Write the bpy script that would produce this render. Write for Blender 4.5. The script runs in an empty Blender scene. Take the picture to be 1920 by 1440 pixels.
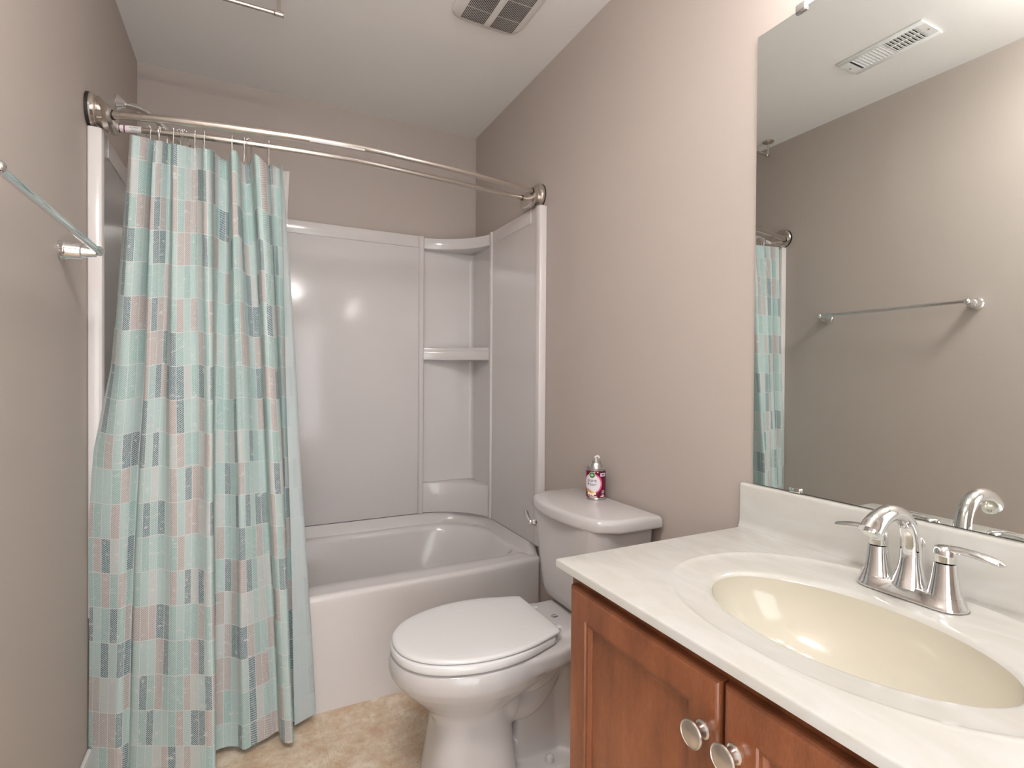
import bpy, bmesh, math, random
from mathutils import Vector, Matrix
random.seed(7)
PI = math.pi
scene = bpy.context.scene
C = scene.collection

# ------------------------------------------------------------------ camera
W, YB, H = 1.524, 2.664, 2.462           # room width, back wall, ceiling height
yaw, pitch, roll = 0.466303, -0.0100752, 0.0065605
FPX = 984.18
fw = Vector((math.sin(yaw)*math.cos(pitch), math.cos(yaw)*math.cos(pitch), math.sin(pitch)))
r0 = Vector((math.cos(yaw), -math.sin(yaw), 0)); u0 = r0.cross(fw)
rt = r0*math.cos(roll) + u0*math.sin(roll)
up = -r0*math.sin(roll) + u0*math.cos(roll)
cam_data = bpy.data.cameras.new('camera')
cam = bpy.data.objects.new('camera', cam_data); C.objects.link(cam)
cam_data.sensor_width = 36.0
cam_data.lens = FPX*36.0/1920.0
cam_data.shift_y = -5.5/1920.0
cam_data.clip_start = 0.02
M = Matrix.Identity(4)
for i in range(3):
    M[i][0] = rt[i]; M[i][1] = up[i]; M[i][2] = -fw[i]
M[0][3], M[1][3], M[2][3] = 0.41227, 0.0, 1.168
cam.matrix_world = M
scene.camera = cam

# ------------------------------------------------------------------ light and exposure
vs = scene.view_settings
vs.view_transform = 'Standard'; vs.look = 'None'; vs.gamma = 1.0; vs.use_curve_mapping = False
vs.exposure = 1.9
world = bpy.data.worlds.new('world'); scene.world = world; world.use_nodes = True
bg = world.node_tree.nodes['Background']
bg.inputs[0].default_value = (0.97, 0.985, 1.0, 1); bg.inputs[1].default_value = 1.15   # daylight of the hall beyond the door
VANITY_E = 4.6      # emission of the vanity lamp's glass shades
FILL_E = 18.5         # emission of the added, unseen fill lamp under the ceiling

# ------------------------------------------------------------------ materials
def new_mat(name):
    m = bpy.data.materials.new(name); m.use_nodes = True
    nt = m.node_tree; return m, nt, nt.nodes['Principled BSDF']
def simple(name, col, rough=0.5, metal=0.0, spec=0.5, coat=0.0, bump=None, emit=None):
    m, nt, b = new_mat(name)
    b.inputs['Base Color'].default_value = (*col, 1)
    b.inputs['Roughness'].default_value = rough
    b.inputs['Metallic'].default_value = metal
    b.inputs['Specular IOR Level'].default_value = spec
    if coat:
        b.inputs['Coat Weight'].default_value = coat; b.inputs['Coat Roughness'].default_value = 0.05
    if bump:
        n = nt.nodes.new('ShaderNodeTexNoise'); n.inputs['Scale'].default_value = bump[0]; n.inputs['Detail'].default_value = 3
        tc = nt.nodes.new('ShaderNodeTexCoord'); nt.links.new(tc.outputs['Object'], n.inputs['Vector'])
        bp = nt.nodes.new('ShaderNodeBump'); bp.inputs['Strength'].default_value = bump[1]; bp.inputs['Distance'].default_value = 0.002
        nt.links.new(n.outputs['Fac'], bp.inputs['Height']); nt.links.new(bp.outputs['Normal'], b.inputs['Normal'])
    if emit:
        b.inputs['Emission Color'].default_value = (*emit[:3], 1); b.inputs['Emission Strength'].default_value = emit[3]
    return m
def sr(r, g, b):
    f = lambda c: ((c/255+0.055)/1.055)**2.4 if c > 10 else c/255/12.92
    return (f(r), f(g), f(b))

MAT = {}
MAT['wall'] = simple('wall_paint', (0.46, 0.40, 0.36), 0.55, bump=(220, 0.12), spec=0.35)
MAT['ceiling'] = simple('ceiling_paint', (0.82, 0.80, 0.775), 0.8, bump=(180, 0.1), spec=0.2)
MAT['acrylic'] = simple('white_acrylic', (0.64, 0.605, 0.592), 0.16, spec=0.5)
MAT['porcelain'] = simple('porcelain', (0.53, 0.505, 0.498), 0.13, spec=0.55)
MAT['seat'] = simple('seat_enamel', (0.68, 0.67, 0.665), 0.14, spec=0.5)
MAT['trim'] = simple('trim_paint', (0.75, 0.74, 0.72), 0.4)
MAT['chrome'] = simple('chrome', (0.80, 0.80, 0.80), 0.05, 1.0)
MAT['nickel'] = simple('brushed_nickel', (0.66, 0.61, 0.56), 0.24, 1.0)
MAT['satin'] = simple('satin_nickel_knob', (0.66, 0.63, 0.59), 0.28, 1.0)
MAT['black'] = simple('black_rubber', (0.012, 0.009, 0.009), 0.5)
MAT['dark'] = simple('dark_slot', (0.03, 0.022, 0.018), 0.8)
MAT['plastic'] = simple('white_plastic', (0.72, 0.69, 0.66), 0.4)
MAT['regmetal'] = simple('white_enamel_metal', (0.80, 0.80, 0.80), 0.35)
MAT['mirror'] = simple('mirror_silver', (0.79, 0.82, 0.80), 0.0, 1.0)
MAT['glassedge'] = simple('mirror_glass_edge', (0.10, 0.14, 0.12), 0.15)
MAT['sticker'] = simple('white_sticker', (0.72, 0.68, 0.68), 0.5)
MAT['magenta'] = simple('magenta_print', (0.30, 0.01, 0.08), 0.5)
MAT['ink'] = simple('grey_ink', (0.10, 0.09, 0.11), 0.6)
MAT['maroon'] = simple('maroon_label', sr(98, 20, 48), 0.25)
MAT['pink'] = simple('pink_print', sr(225, 80, 125), 0.3)
MAT['lilac'] = simple('white_print', sr(226, 220, 228), 0.3)
MAT['green'] = simple('green_print', sr(28, 92, 40), 0.3)
MAT['lime'] = simple('pale_green_print', sr(170, 225, 150), 0.3)
MAT['yellow'] = simple('yellow_print', sr(215, 205, 90), 0.3)
MAT['peach'] = simple('orange_print', sr(205, 140, 95), 0.3)
MAT['cream_p'] = simple('cream_print', sr(250, 225, 215), 0.3)
MAT['can'] = simple('can_steel', (0.62, 0.61, 0.60), 0.30, 1.0)
MAT['lampglass'] = simple('lit_frosted_glass', (0.9, 0.9, 0.9), 0.4, emit=(1.0, 0.95, 0.92, VANITY_E))
MAT['dome'] = simple('fill_dome_glass', (0.9, 0.9, 0.9), 0.4, emit=(1.0, 0.985, 0.97, FILL_E))
MAT['fixture'] = simple('lamp_metal', (0.6, 0.58, 0.55), 0.3, 1.0)

def nd(nt, t, **k):
    n = nt.nodes.new(t)
    for a, v in k.items(): setattr(n, a, v)
    return n
def mth(nt, op, a, b=None, c=None):
    n = nt.nodes.new('ShaderNodeMath'); n.operation = op
    for i, v in enumerate((a, b, c)):
        if v is None: continue
        if hasattr(v, 'is_linked'): nt.links.new(v, n.inputs[i])
        else: n.inputs[i].default_value = v
    return n.outputs[0]
def mixc(nt, fac, a, b):
    n = nt.nodes.new('ShaderNodeMix'); n.data_type = 'RGBA'
    for s, v in ((n.inputs[0], fac), (n.inputs[6], a), (n.inputs[7], b)):
        if hasattr(v, 'is_linked'): nt.links.new(v, s)
        elif isinstance(v, tuple): s.default_value = (*v, 1)
        else: s.default_value = v
    return n.outputs[2]
def ramp(nt, src, stops, interp='LINEAR'):
    n = nt.nodes.new('ShaderNodeValToRGB'); n.color_ramp.interpolation = interp
    e = n.color_ramp.elements
    while len(e) < len(stops): e.new(0.5)
    for i, (p, c) in enumerate(stops):
        e[i].position = p; e[i].color = (*c, 1)
    nt.links.new(src, n.inputs[0]); return n.outputs[0]

def wood_mat():
    m, nt, b = new_mat('cherry_stained_maple')
    tc = nd(nt, 'ShaderNodeTexCoord')
    mp = nd(nt, 'ShaderNodeMapping'); mp.inputs['Scale'].default_value = (1, 1, 0.22)
    nt.links.new(tc.outputs['Object'], mp.inputs[0])
    n1 = nd(nt, 'ShaderNodeTexNoise'); n1.inputs['Scale'].default_value = 22; n1.inputs['Detail'].default_value = 6
    n2 = nd(nt, 'ShaderNodeTexNoise'); n2.inputs['Scale'].default_value = 420; n2.inputs['Detail'].default_value = 2
    nt.links.new(mp.outputs[0], n1.inputs[0]); nt.links.new(mp.outputs[0], n2.inputs[0])
    f = mth(nt, 'ADD', mth(nt, 'MULTIPLY', n1.outputs[0], 0.75), mth(nt, 'MULTIPLY', n2.outputs[0], 0.25))
    col = ramp(nt, f, [(0.30, sr(104, 58, 34)), (0.5, sr(130, 75, 46)), (0.70, sr(152, 92, 60))])
    nt.links.new(col, b.inputs['Base Color'])
    b.inputs['Roughness'].default_value = 0.3; b.inputs['Coat Weight'].default_value = 0.25; b.inputs['Coat Roughness'].default_value = 0.15
    return m
MAT['wood'] = wood_mat()

def marble_mat():
    m, nt, b = new_mat('cultured_marble')
    tc = nd(nt, 'ShaderNodeTexCoord')
    mp = nd(nt, 'ShaderNodeMapping'); mp.inputs['Scale'].default_value = (1.0, 0.35, 1); mp.inputs['Rotation'].default_value = (0, 0, 0.5)
    nt.links.new(tc.outputs['Object'], mp.inputs[0])
    n1 = nd(nt, 'ShaderNodeTexNoise'); n1.inputs['Scale'].default_value = 16; n1.inputs['Detail'].default_value = 5; n1.inputs['Distortion'].default_value = 1.6
    nt.links.new(mp.outputs[0], n1.inputs[0])
    col = ramp(nt, n1.outputs[0], [(0.35, sr(188, 185, 177)), (0.5, sr(191, 188.5, 181.5)), (0.64, sr(194, 192, 187))])
    nt.links.new(col, b.inputs['Base Color'])
    b.inputs['Roughness'].default_value = 0.16
    return m
MAT['marble'] = marble_mat()
MAT['basin'] = simple('cream_gelcoat', sr(202, 196, 180), 0.08, spec=0.6)

def floor_mat():
    m, nt, b = new_mat('beige_stone_tile')
    tc = nd(nt, 'ShaderNodeTexCoord'); sp = nd(nt, 'ShaderNodeSeparateXYZ')
    nt.links.new(tc.outputs['Object'], sp.inputs[0])
    fx = mth(nt, 'FRACT', mth(nt, 'DIVIDE', mth(nt, 'ADD', sp.outputs[0], 2.5725), 0.305))
    fy = mth(nt, 'FRACT', mth(nt, 'DIVIDE', mth(nt, 'ADD', sp.outputs[1], 1.5965), 0.305))
    lx = mth(nt, 'LESS_THAN', mth(nt, 'ABSOLUTE', mth(nt, 'SUBTRACT', mth(nt, 'ABSOLUTE', mth(nt, 'SUBTRACT', fx, 0.5)), 0.012)), 0.0035)
    ly = mth(nt, 'LESS_THAN', mth(nt, 'ABSOLUTE', mth(nt, 'SUBTRACT', mth(nt, 'ABSOLUTE', mth(nt, 'SUBTRACT', fy, 0.5)), 0.012)), 0.0035)
    line = mth(nt, 'MAXIMUM', lx, ly)
    n1 = nd(nt, 'ShaderNodeTexNoise'); n1.inputs['Scale'].default_value = 13; n1.inputs['Detail'].default_value = 8; n1.inputs['Roughness'].default_value = 0.72
    n2 = nd(nt, 'ShaderNodeTexNoise'); n2.inputs['Scale'].default_value = 48; n2.inputs['Detail'].default_value = 10; n2.inputs['Roughness'].default_value = 0.85
    n3 = nd(nt, 'ShaderNodeTexNoise'); n3.inputs['Scale'].default_value = 14; n3.inputs['Detail'].default_value = 4
    for n in (n1, n2, n3): nt.links.new(tc.outputs['Object'], n.inputs[0])
    base = ramp(nt, n1.outputs[0], [(0.34, sr(190, 158, 126)), (0.5, sr(208, 188, 163)), (0.66, sr(228, 216, 198))])
    rust = mth(nt, 'MULTIPLY', mth(nt, 'GREATER_THAN', n2.outputs[0], 0.57), mth(nt, 'MULTIPLY', n3.outputs[0], 1.1))
    c2 = mixc(nt, rust, base, sr(172, 128, 98))
    pit = mth(nt, 'MULTIPLY', mth(nt, 'LESS_THAN', n2.outputs[0], 0.395), 0.7)
    c3 = mixc(nt, pit, c2, sr(140, 120, 100))
    c4 = mixc(nt, mth(nt, 'MULTIPLY', line, 0.5), c3, sr(176, 158, 136))
    nt.links.new(c4, b.inputs['Base Color']); b.inputs['Roughness'].default_value = 0.42
    bp = nd(nt, 'ShaderNodeBump'); bp.inputs['Strength'].default_value = 0.25; bp.inputs['Distance'].default_value = 0.002
    nt.links.new(n2.outputs[0], bp.inputs['Height']); nt.links.new(bp.outputs[0], b.inputs['Normal'])
    return m
MAT['floor'] = floor_mat()

def curtain_mat():
    m, nt, b = new_mat('printed_cotton')
    uv = nd(nt, 'ShaderNodeUVMap', uv_map='UVMap'); sp = nd(nt, 'ShaderNodeSeparateXYZ')
    nt.links.new(uv.outputs[0], sp.inputs[0])
    u, v = sp.outputs[0], sp.outputs[1]
    cu = mth(nt, 'DIVIDE', u, 0.0229); cv = mth(nt, 'DIVIDE', v, 0.1005)
    iu, iv = mth(nt, 'FLOOR', cu), mth(nt, 'FLOOR', cv)
    fu, fv = mth(nt, 'FRACT', cu), mth(nt, 'FRACT', cv)
    cb = nd(nt, 'ShaderNodeCombineXYZ'); nt.links.new(iu, cb.inputs[0]); nt.links.new(iv, cb.inputs[1])
    wn = nd(nt, 'ShaderNodeTexWhiteNoise', noise_dimensions='2D'); nt.links.new(cb.outputs[0], wn.inputs['Vector'])
    aqua, aqua2, taupe, teal, pale = sr(143, 185, 181), sr(167, 199, 196), sr(178, 165, 161), sr(86, 122, 131), sr(190, 197, 195)
    cell = ramp(nt, wn.outputs['Value'], [(0.0, aqua), (0.24, aqua2), (0.52, taupe), (0.74, teal), (0.92, pale)], 'CONSTANT')
    par = mth(nt, 'SUBTRACT', mth(nt, 'MULTIPLY', mth(nt, 'FLOORED_MODULO', iu, 2.0), 2.0), 1.0)
    nz = nd(nt, 'ShaderNodeTexNoise'); nz.inputs['Scale'].default_value = 240; nz.inputs['Detail'].default_value = 2
    nt.links.new(uv.outputs[0], nz.inputs[0])
    ph = mth(nt, 'DIVIDE', mth(nt, 'ADD', v, mth(nt, 'MULTIPLY', mth(nt, 'MULTIPLY', par, u), 0.85)), 0.0056)
    ph = mth(nt, 'ADD', ph, mth(nt, 'MULTIPLY', nz.outputs[0], 0.55))
    st = mth(nt, 'LESS_THAN', mth(nt, 'FRACT', ph), 0.57)
    ds = nd(nt, 'ShaderNodeTexNoise'); ds.inputs['Scale'].default_value = 30; ds.inputs['Detail'].default_value = 12; ds.inputs['Roughness'].default_value = 0.85
    mp = nd(nt, 'ShaderNodeMapping'); mp.inputs['Scale'].default_value = (1, 1.6, 1); nt.links.new(uv.outputs[0], mp.inputs[0]); nt.links.new(mp.outputs[0], ds.inputs[0])
    worn = mth(nt, 'LESS_THAN', ds.outputs[0], 0.575)
    edge = mth(nt, 'MULTIPLY', mth(nt, 'GREATER_THAN', fu, 0.07), mth(nt, 'GREATER_THAN', fv, 0.022))
    mask = mth(nt, 'MULTIPLY', mth(nt, 'MULTIPLY', st, worn), edge)
    tint = mixc(nt, 0.14, sr(214, 215, 212), cell)
    base = mixc(nt, mth(nt, 'MULTIPLY', edge, worn), sr(214, 215, 213), tint)
    front = mixc(nt, mask, base, cell)
    back = mixc(nt, 0.78, front, sr(205, 214, 216))
    geo = nd(nt, 'ShaderNodeNewGeometry')
    col = mixc(nt, geo.outputs['Backfacing'], front, back)     # the unprinted reverse of the cloth
    nt.links.new(col, b.inputs['Base Color']); b.inputs['Roughness'].default_value = 0.85
    b.inputs['Specular IOR Level'].default_value = 0.15
    tr = nd(nt, 'ShaderNodeBsdfTranslucent'); nt.links.new(col, tr.inputs[0])
    mx = nd(nt, 'ShaderNodeMixShader'); mx.inputs[0].default_value = 0.18
    out = nt.nodes['Material Output']
    nt.links.new(b.outputs[0], mx.inputs[1]); nt.links.new(tr.outputs[0], mx.inputs[2]); nt.links.new(mx.outputs[0], out.inputs[0])
    return m
MAT['curtain'] = curtain_mat()
def liner_mat():
    m, nt, b = new_mat('frosted_vinyl')
    b.inputs['Base Color'].default_value = (0.8, 0.78, 0.76, 1); b.inputs['Roughness'].default_value = 0.35
    b.inputs['Transmission Weight'].default_value = 0.0; b.inputs['Alpha'].default_value = 0.45
    return m
MAT['liner'] = liner_mat()

# ------------------------------------------------------------------ mesh helpers
def obj(name, bm, mat, parent=None, angle=35, smooth=True, loc=None):
    bmesh.ops.remove_doubles(bm, verts=bm.verts, dist=1e-6)
    bmesh.ops.recalc_face_normals(bm, faces=bm.faces)
    me = bpy.data.meshes.new(name); bm.to_mesh(me); bm.free()
    if smooth:
        for p in me.polygons: p.use_smooth = True
        me.set_sharp_from_angle(angle=math.radians(angle))
    mats = mat if isinstance(mat, (list, tuple)) else [mat]
    for mm in mats: me.materials.append(MAT[mm])
    o = bpy.data.objects.new(name, me); C.objects.link(o)
    if loc is not None:
        me.transform(Matrix.Translation(-Vector(loc))); o.location = loc
    if parent is not None:
        w = Vector((0, 0, 0)); q = parent
        while q is not None: w += q.location; q = q.parent
        o.parent = parent; o.location = Vector(o.location) - w
    return o
def thing(name, label, cat, loc=(0, 0, 0), group=None):
    o = bpy.data.objects.new(name, None); C.objects.link(o); o.empty_display_size = 0.05
    o.location = loc
    return tag(o, label, cat, group)
def tag(o, label, cat, group=None):
    o['label'] = label; o['category'] = cat
    if group: o['group'] = group
    return o
def struct(name, bm, mat, label=None, cat=None, **k):
    o = obj(name, bm, mat, **k); o['kind'] = 'structure'
    if label: o['label'] = label
    if cat: o['category'] = cat
    return o
def box(bm, x0, x1, y0, y1, z0, z1, bevel=0, seg=2):
    r = bmesh.ops.create_cube(bm, size=1.0)
    vs_ = r['verts']
    for v in vs_:
        v.co = Vector(((x0+x1)/2 + v.co.x*(x1-x0), (y0+y1)/2 + v.co.y*(y1-y0), (z0+z1)/2 + v.co.z*(z1-z0)))
    if bevel:
        es = set(e for v in vs_ for e in v.link_edges)
        bmesh.ops.bevel(bm, geom=list(es), offset=bevel, segments=seg, affect='EDGES', profile=0.5)
    return bm
def loft(bm, rings, cap0=True, cap1=True, closed=True, mat=0, flip=False):
    vv = [[bm.verts.new(p) for p in r] for r in rings]
    n = len(rings[0])
    for a, b in zip(vv, vv[1:]):
        for i in range(n if closed else n-1):
            j = (i+1) % n
            f = bm.faces.new((a[i], a[j], b[j], b[i])); f.material_index = mat
    if cap0: bm.faces.new(list(reversed(vv[0]))).material_index = mat
    if cap1: bm.faces.new(vv[-1]).material_index = mat
    return bm
def frame_of(d):
    d = d.normalized()
    a = Vector((0, 0, 1)) if abs(d.z) < 0.9 else Vector((1, 0, 0))
    x = a.cross(d).normalized(); return x, d.cross(x).normalized()
def tube(bm, pts, rad, seg=12, cap=True, closed=False, flat=None):
    pts = [Vector(p) for p in pts]; n = len(pts)
    rads = rad if isinstance(rad, (list, tuple)) else [rad]*n
    rings = []; x = None
    for i, p in enumerate(pts):
        if closed: d = pts[(i+1) % n]-pts[i-1]
        else: d = pts[min(i+1, n-1)]-pts[max(i-1, 0)]
        d.normalize()
        if x is None: x, y = frame_of(d)
        else:
            x = (x - d*x.dot(d)).normalized(); y = d.cross(x).normalized()
        r = rads[i]; rx, ry = r if isinstance(r, tuple) else (r, r)
        rings.append([p + x*(rx*math.cos(2*PI*k/seg)) + y*(ry*math.sin(2*PI*k/seg)) for k in range(seg)])
    if closed:
        rings.append(rings[0]); return loft(bm, rings, False, False)
    return loft(bm, rings, cap, cap)
def lathe(bm, prof, origin, axis=(0, 0, 1), seg=32, cap=True):
    o = Vector(origin); d = Vector(axis).normalized(); x, y = frame_of(d)
    rings = [[o + d*h + x*(r*math.cos(2*PI*k/seg)) + y*(r*math.sin(2*PI*k/seg)) for k in range(seg)] for r, h in prof]
    return loft(bm, rings, cap, cap)
def sphere(bm, c, r, u=12, v=8, sc=(1, 1, 1)):
    q = bmesh.ops.create_uvsphere(bm, u_segments=u, v_segments=v, radius=r)
    for w in q['verts']: w.co = Vector((w.co.x*sc[0], w.co.y*sc[1], w.co.z*sc[2])) + Vector(c)
    return bm
def spline(pts, n=8):
    pts = [Vector(p) for p in pts]; out = []
    P = [2*pts[0]-pts[1]] + pts + [2*pts[-1]-pts[-2]]
    for i in range(1, len(P)-2):
        a, b, c, d = P[i-1:i+3]
        for k in range(n):
            t = k/n
            out.append(0.5*((2*b)+(c-a)*t+(2*a-5*b+4*c-d)*t*t+(3*b-a-3*c+d)*t**3))
    out.append(pts[-1]); return out
def rrect(x0, x1, y0, y1, r, n=6, m=8):
    """rounded rectangle, counter-clockwise from the lower left side; r = radii (x0y0, x1y0, x1y1, x0y1)"""
    if not isinstance(r, (list, tuple)): r = (r,)*4
    cs = [((x0+r[0], y0+r[0]), r[0], PI), ((x1-r[1], y0+r[1]), r[1], 1.5*PI), ((x1-r[2], y1-r[2]), r[2], 0), ((x0+r[3], y1-r[3]), r[3], 0.5*PI)]
    out = []; arcs = []
    for (cx, cy), rr, a in cs:
        arcs.append([(cx+rr*math.cos(a+0.5*PI*k/n), cy+rr*math.sin(a+0.5*PI*k/n)) for k in range(n+1)])
    for i in range(4):
        out += arcs[i]; p, q = arcs[i][-1], arcs[(i+1) % 4][0]
        for k in range(1, m): out.append((p[0]+(q[0]-p[0])*k/m, p[1]+(q[1]-p[1])*k/m))
    return out
def prism(bm, poly, z0, z1, bev=0.0):
    """vertical prism over a plan polygon, with softened top and bottom rims"""
    def inset(p, d):
        n = len(p); out = []
        for i in range(n):
            a, b, c = Vector(p[i-1]), Vector(p[i]), Vector(p[(i+1) % n])
            e1 = (b-a); e2 = (c-b)
            n1 = Vector((-e1.y, e1.x)); n2 = Vector((-e2.y, e2.x))
            if n1.length < 1e-9: n1 = n2
            if n2.length < 1e-9: n2 = n1
            n1.normalize(); n2.normalize()
            k = (n1+n2); L = max(0.35, k.length/2); k.normalize()
            out.append(b + k*d/L)
        return out
    area = sum(poly[i-1][0]*poly[i][1]-poly[i][0]*poly[i-1][1] for i in range(len(poly)))
    if area < 0: poly = list(reversed(poly))
    P = [Vector(p) for p in poly]
    if bev:
        Q = inset(poly, bev); Rr = inset(poly, bev*0.3)
        rings = [(Q, z0), (Rr, z0+bev*0.3), (P, z0+bev), (P, z1-bev), (Rr, z1-bev*0.3), (Q, z1)]
    else: rings = [(P, z0), (P, z1)]
    return loft(bm, [[Vector((p[0], p[1], z)) for p in q] for q, z in rings])
def text_mesh(body, size, mat, name, parent=None, fn=None, extrude=0.0):
    cu = bpy.data.curves.new(name, 'FONT'); cu.body = body; cu.size = size; cu.align_x = 'CENTER'; cu.align_y = 'CENTER'; cu.resolution_u = 3
    t = bpy.data.objects.new(name, cu); C.objects.link(t)
    dg = bpy.context.evaluated_depsgraph_get()
    me = bpy.data.meshes.new_from_object(t.evaluated_get(dg)); bpy.data.objects.remove(t)
    bm = bmesh.new(); bm.from_mesh(me); bpy.data.meshes.remove(me)
    bmesh.ops.subdivide_edges(bm, edges=[e for e in bm.edges if e.calc_length() > size*0.2], cuts=2)
    for v in bm.verts: v.co = fn(v.co.x, v.co.y)
    return obj(name, bm, mat, parent, smooth=False)

# ------------------------------------------------------------------ the room
YF = -0.45                                   # front wall, behind the camera
bm = box(bmesh.new(), -0.1, W+0.1, YF-0.1, YB+0.1, -0.08, 0); struct('floor', bm, 'floor', smooth=False)
bm = box(bmesh.new(), -0.1, W+0.1, YF-0.1, YB+0.1, H, H+0.08); struct('ceiling', bm, 'ceiling', smooth=False)
bm = box(bmesh.new(), -0.1, 0, YF-0.1, YB+0.1, 0, H); struct('wall_left', bm, 'wall', smooth=False)
bm = box(bmesh.new(), W, W+0.1, YF-0.1, YB+0.1, 0, H); struct('wall_right', bm, 'wall', smooth=False)
bm = box(bmesh.new(), 0, W, YB, YB+0.1, 0, H); struct('wall_back', bm, 'wall', smooth=False)
DX0, DX1, DZ = 0.07, 0.93, 2.05
bm = bmesh.new(); box(bm, 0, DX0, YF-0.1, YF, 0, H); box(bm, DX1, W, YF-0.1, YF, 0, H); box(bm, DX0, DX1, YF-0.1, YF, DZ, H)
struct('wall_front', bm, 'wall', smooth=False)
bm = bmesh.new(); box(bm, DX0-0.06, DX0, YF, YF+0.015, 0, DZ, 0.003); box(bm, DX1, DX1+0.06, YF, YF+0.015, 0, DZ, 0.003); box(bm, DX0-0.06, DX1+0.06, YF, YF+0.015, DZ, DZ+0.06, 0.003)
struct('trim_1', bm, 'trim')
bm = box(bmesh.new(), 0, 0.012, YF+0.02, 1.89, 0, 0.085, 0.004); struct('baseboard_left', bm, 'trim')
bm = box(bmesh.new(), W-0.012, W, 0.89, 1.89, 0, 0.085, 0.004); struct('baseboard_right', bm, 'trim')

# ------------------------------------------------------------------ bathtub
tub = thing('bathtub', 'white acrylic alcove bathtub with rounded basin below the shower surround', 'bathtub', (W/2, 2.28, 0))
def sstep(t): t = max(0, min(1, t)); return t*t*(3-2*t)
X0, X1, Y0, Y1 = 0.003, 1.521, 1.897, 2.661
def zrim(y): return 0.405 + 0.051*sstep((y-1.934)/0.045)
def kink(x, y, amt=1.0):
    return y + (0.024*max(0, (x-1.205)/0.316)*amt if y < 1.97 else 0)
def ring(x0, x1, y0, y1, r, z, n=8, m=14, kk=True):
    out = []
    for x, y in rrect(x0, x1, y0, y1, r, n, m):
        zz = z(y) if callable(z) else z
        out.append(Vector((x, kink(x, y) if kk else y, zz)))
    return out
ap = bmesh.new()
rs = [ring(X0, X1, Y0+0.004, Y1, 0.012, 0.0), ring(X0, X1, Y0+0.004, Y1, 0.012, 0.36), ring(X0, X1, Y0, Y1, 0.012, lambda y: zrim(y)-0.018),
      ring(X0, X1, Y0+0.003, Y1, 0.012, lambda y: zrim(y)-0.006), ring(X0+0.004, X1-0.004, Y0+0.010, Y1-0.004, 0.014, lambda y: zrim(y)-0.0005),
      ring(X0+0.008, X1-0.008, Y0+0.018, Y1-0.006, 0.016, zrim)]
loft(ap, rs, True, False)
obj('apron', ap, 'acrylic', tub, angle=40)
bs = bmesh.new()
def z3(y): return 0.405 + 0.012*sstep((y-1.945)/0.06) - (0.004 if y < 1.94 else 0)
rad_b = (0.10, 0.10, 0.26, 0.26)
rs = [ring(X0+0.008, X1-0.008, Y0+0.018, Y1-0.006, 0.016, zrim),
      ring(0.030, W-0.030, Y0+0.026, 2.613, (0.02, 0.02, 0.20, 0.20), zrim),
      ring(0.036, W-0.036, Y0+0.034, 2.604, (0.02, 0.02, 0.205, 0.205), lambda y: z3(y)+0.004),
      ring(0.040, W-0.040, Y0+0.060, 2.596, (0.03, 0.03, 0.21, 0.21), lambda y: 0.405),
      ring(0.052, W-0.052, 1.998, 2.578, rad_b, 0.405, kk=False),
      ring(0.058, W-0.058, 2.005, 2.572, rad_b, 0.402, kk=False),
      ring(0.064, W-0.064, 2.012, 2.566, rad_b, 0.394, kk=False),
      ring(0.072, W-0.074, 2.020, 2.559, rad_b, 0.375, kk=False),
      ring(0.105, W-0.17, 2.050, 2.530, (0.10, 0.11, 0.24, 0.22), 0.20, kk=False),
      ring(0.125, W-0.24, 2.070, 2.512, (0.10, 0.11, 0.22, 0.2), 0.11, kk=False),
      ring(0.155, W-0.28, 2.10, 2.485, (0.10, 0.11, 0.18, 0.18), 0.075, kk=False),
      ring(0.25, W-0.38, 2.18, 2.41, (0.08, 0.08, 0.1, 0.1), 0.068, kk=False)]
loft(bs, rs, False, True)
obj('basin', bs, 'acrylic', tub, angle=60)

# ------------------------------------------------------------------ shower surround
sur = thing('shower_surround', 'glossy white shower wall surround with corner shelf columns above the bathtub', 'shower surround', (W/2, 2.6, 0.456))
ZT, ZB2 = 1.876, 0.459
def fx(pts, left): return [((W-x) if left else x, y) for x, y in pts]
def mk_side(left):
    a = bmesh.new()
    pl = [(W-0.001, 1.894), (W-0.004, 1.891), (1.498, 1.890), (1.490, 1.894), (1.487, 1.902), (1.487, 1.918), (1.489, 1.928), (1.4905, 1.935), (1.4905, 2.37), (W-0.001, 2.37)]
    prism(a, fx(pl, left), ZB2, ZT, 0.003)
    s = obj('side_panel', a, 'acrylic', sur, angle=30)
    b = bmesh.new()
    prism(b, fx([(1.4895, 1.972), (1.4915, 1.972), (1.4915, 2.36), (1.4892, 2.36), (1.4892, 1.976), (1.488, 1.975), (1.488, 1.972)], left), 1.818, ZT+0.0005, 0.0015)
    obj('top_band', b, 'acrylic', s, angle=30)
    return s
for lf in (True, False): mk_side(lf)
a = bmesh.new(); box(a, 0.31, W-0.31, 2.612, YB-0.001, 0.459, ZT, 0.003)
bp_ = obj('back_panel', a, 'acrylic', sur, angle=30)
a = bmesh.new(); box(a, 0.335, W-0.335, 2.607, 2.614, 1.818, ZT+0.0005, 0.002); obj('top_band', a, 'acrylic', bp_, angle=30)
def arc_pts(p, q, sag, n=14):
    """arc from p to q bulging towards the corner"""
    p, q = Vector(p), Vector(q); c = (p+q)/2; d = (q-p); nrm = Vector((-d.y, d.x)).normalized()
    if nrm.dot(Vector((1, 1))) < 0: nrm = -nrm
    return [tuple(p + d*t/n + nrm*sag*4*(t/n)*(1-t/n)) for t in range(n+1)]
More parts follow.
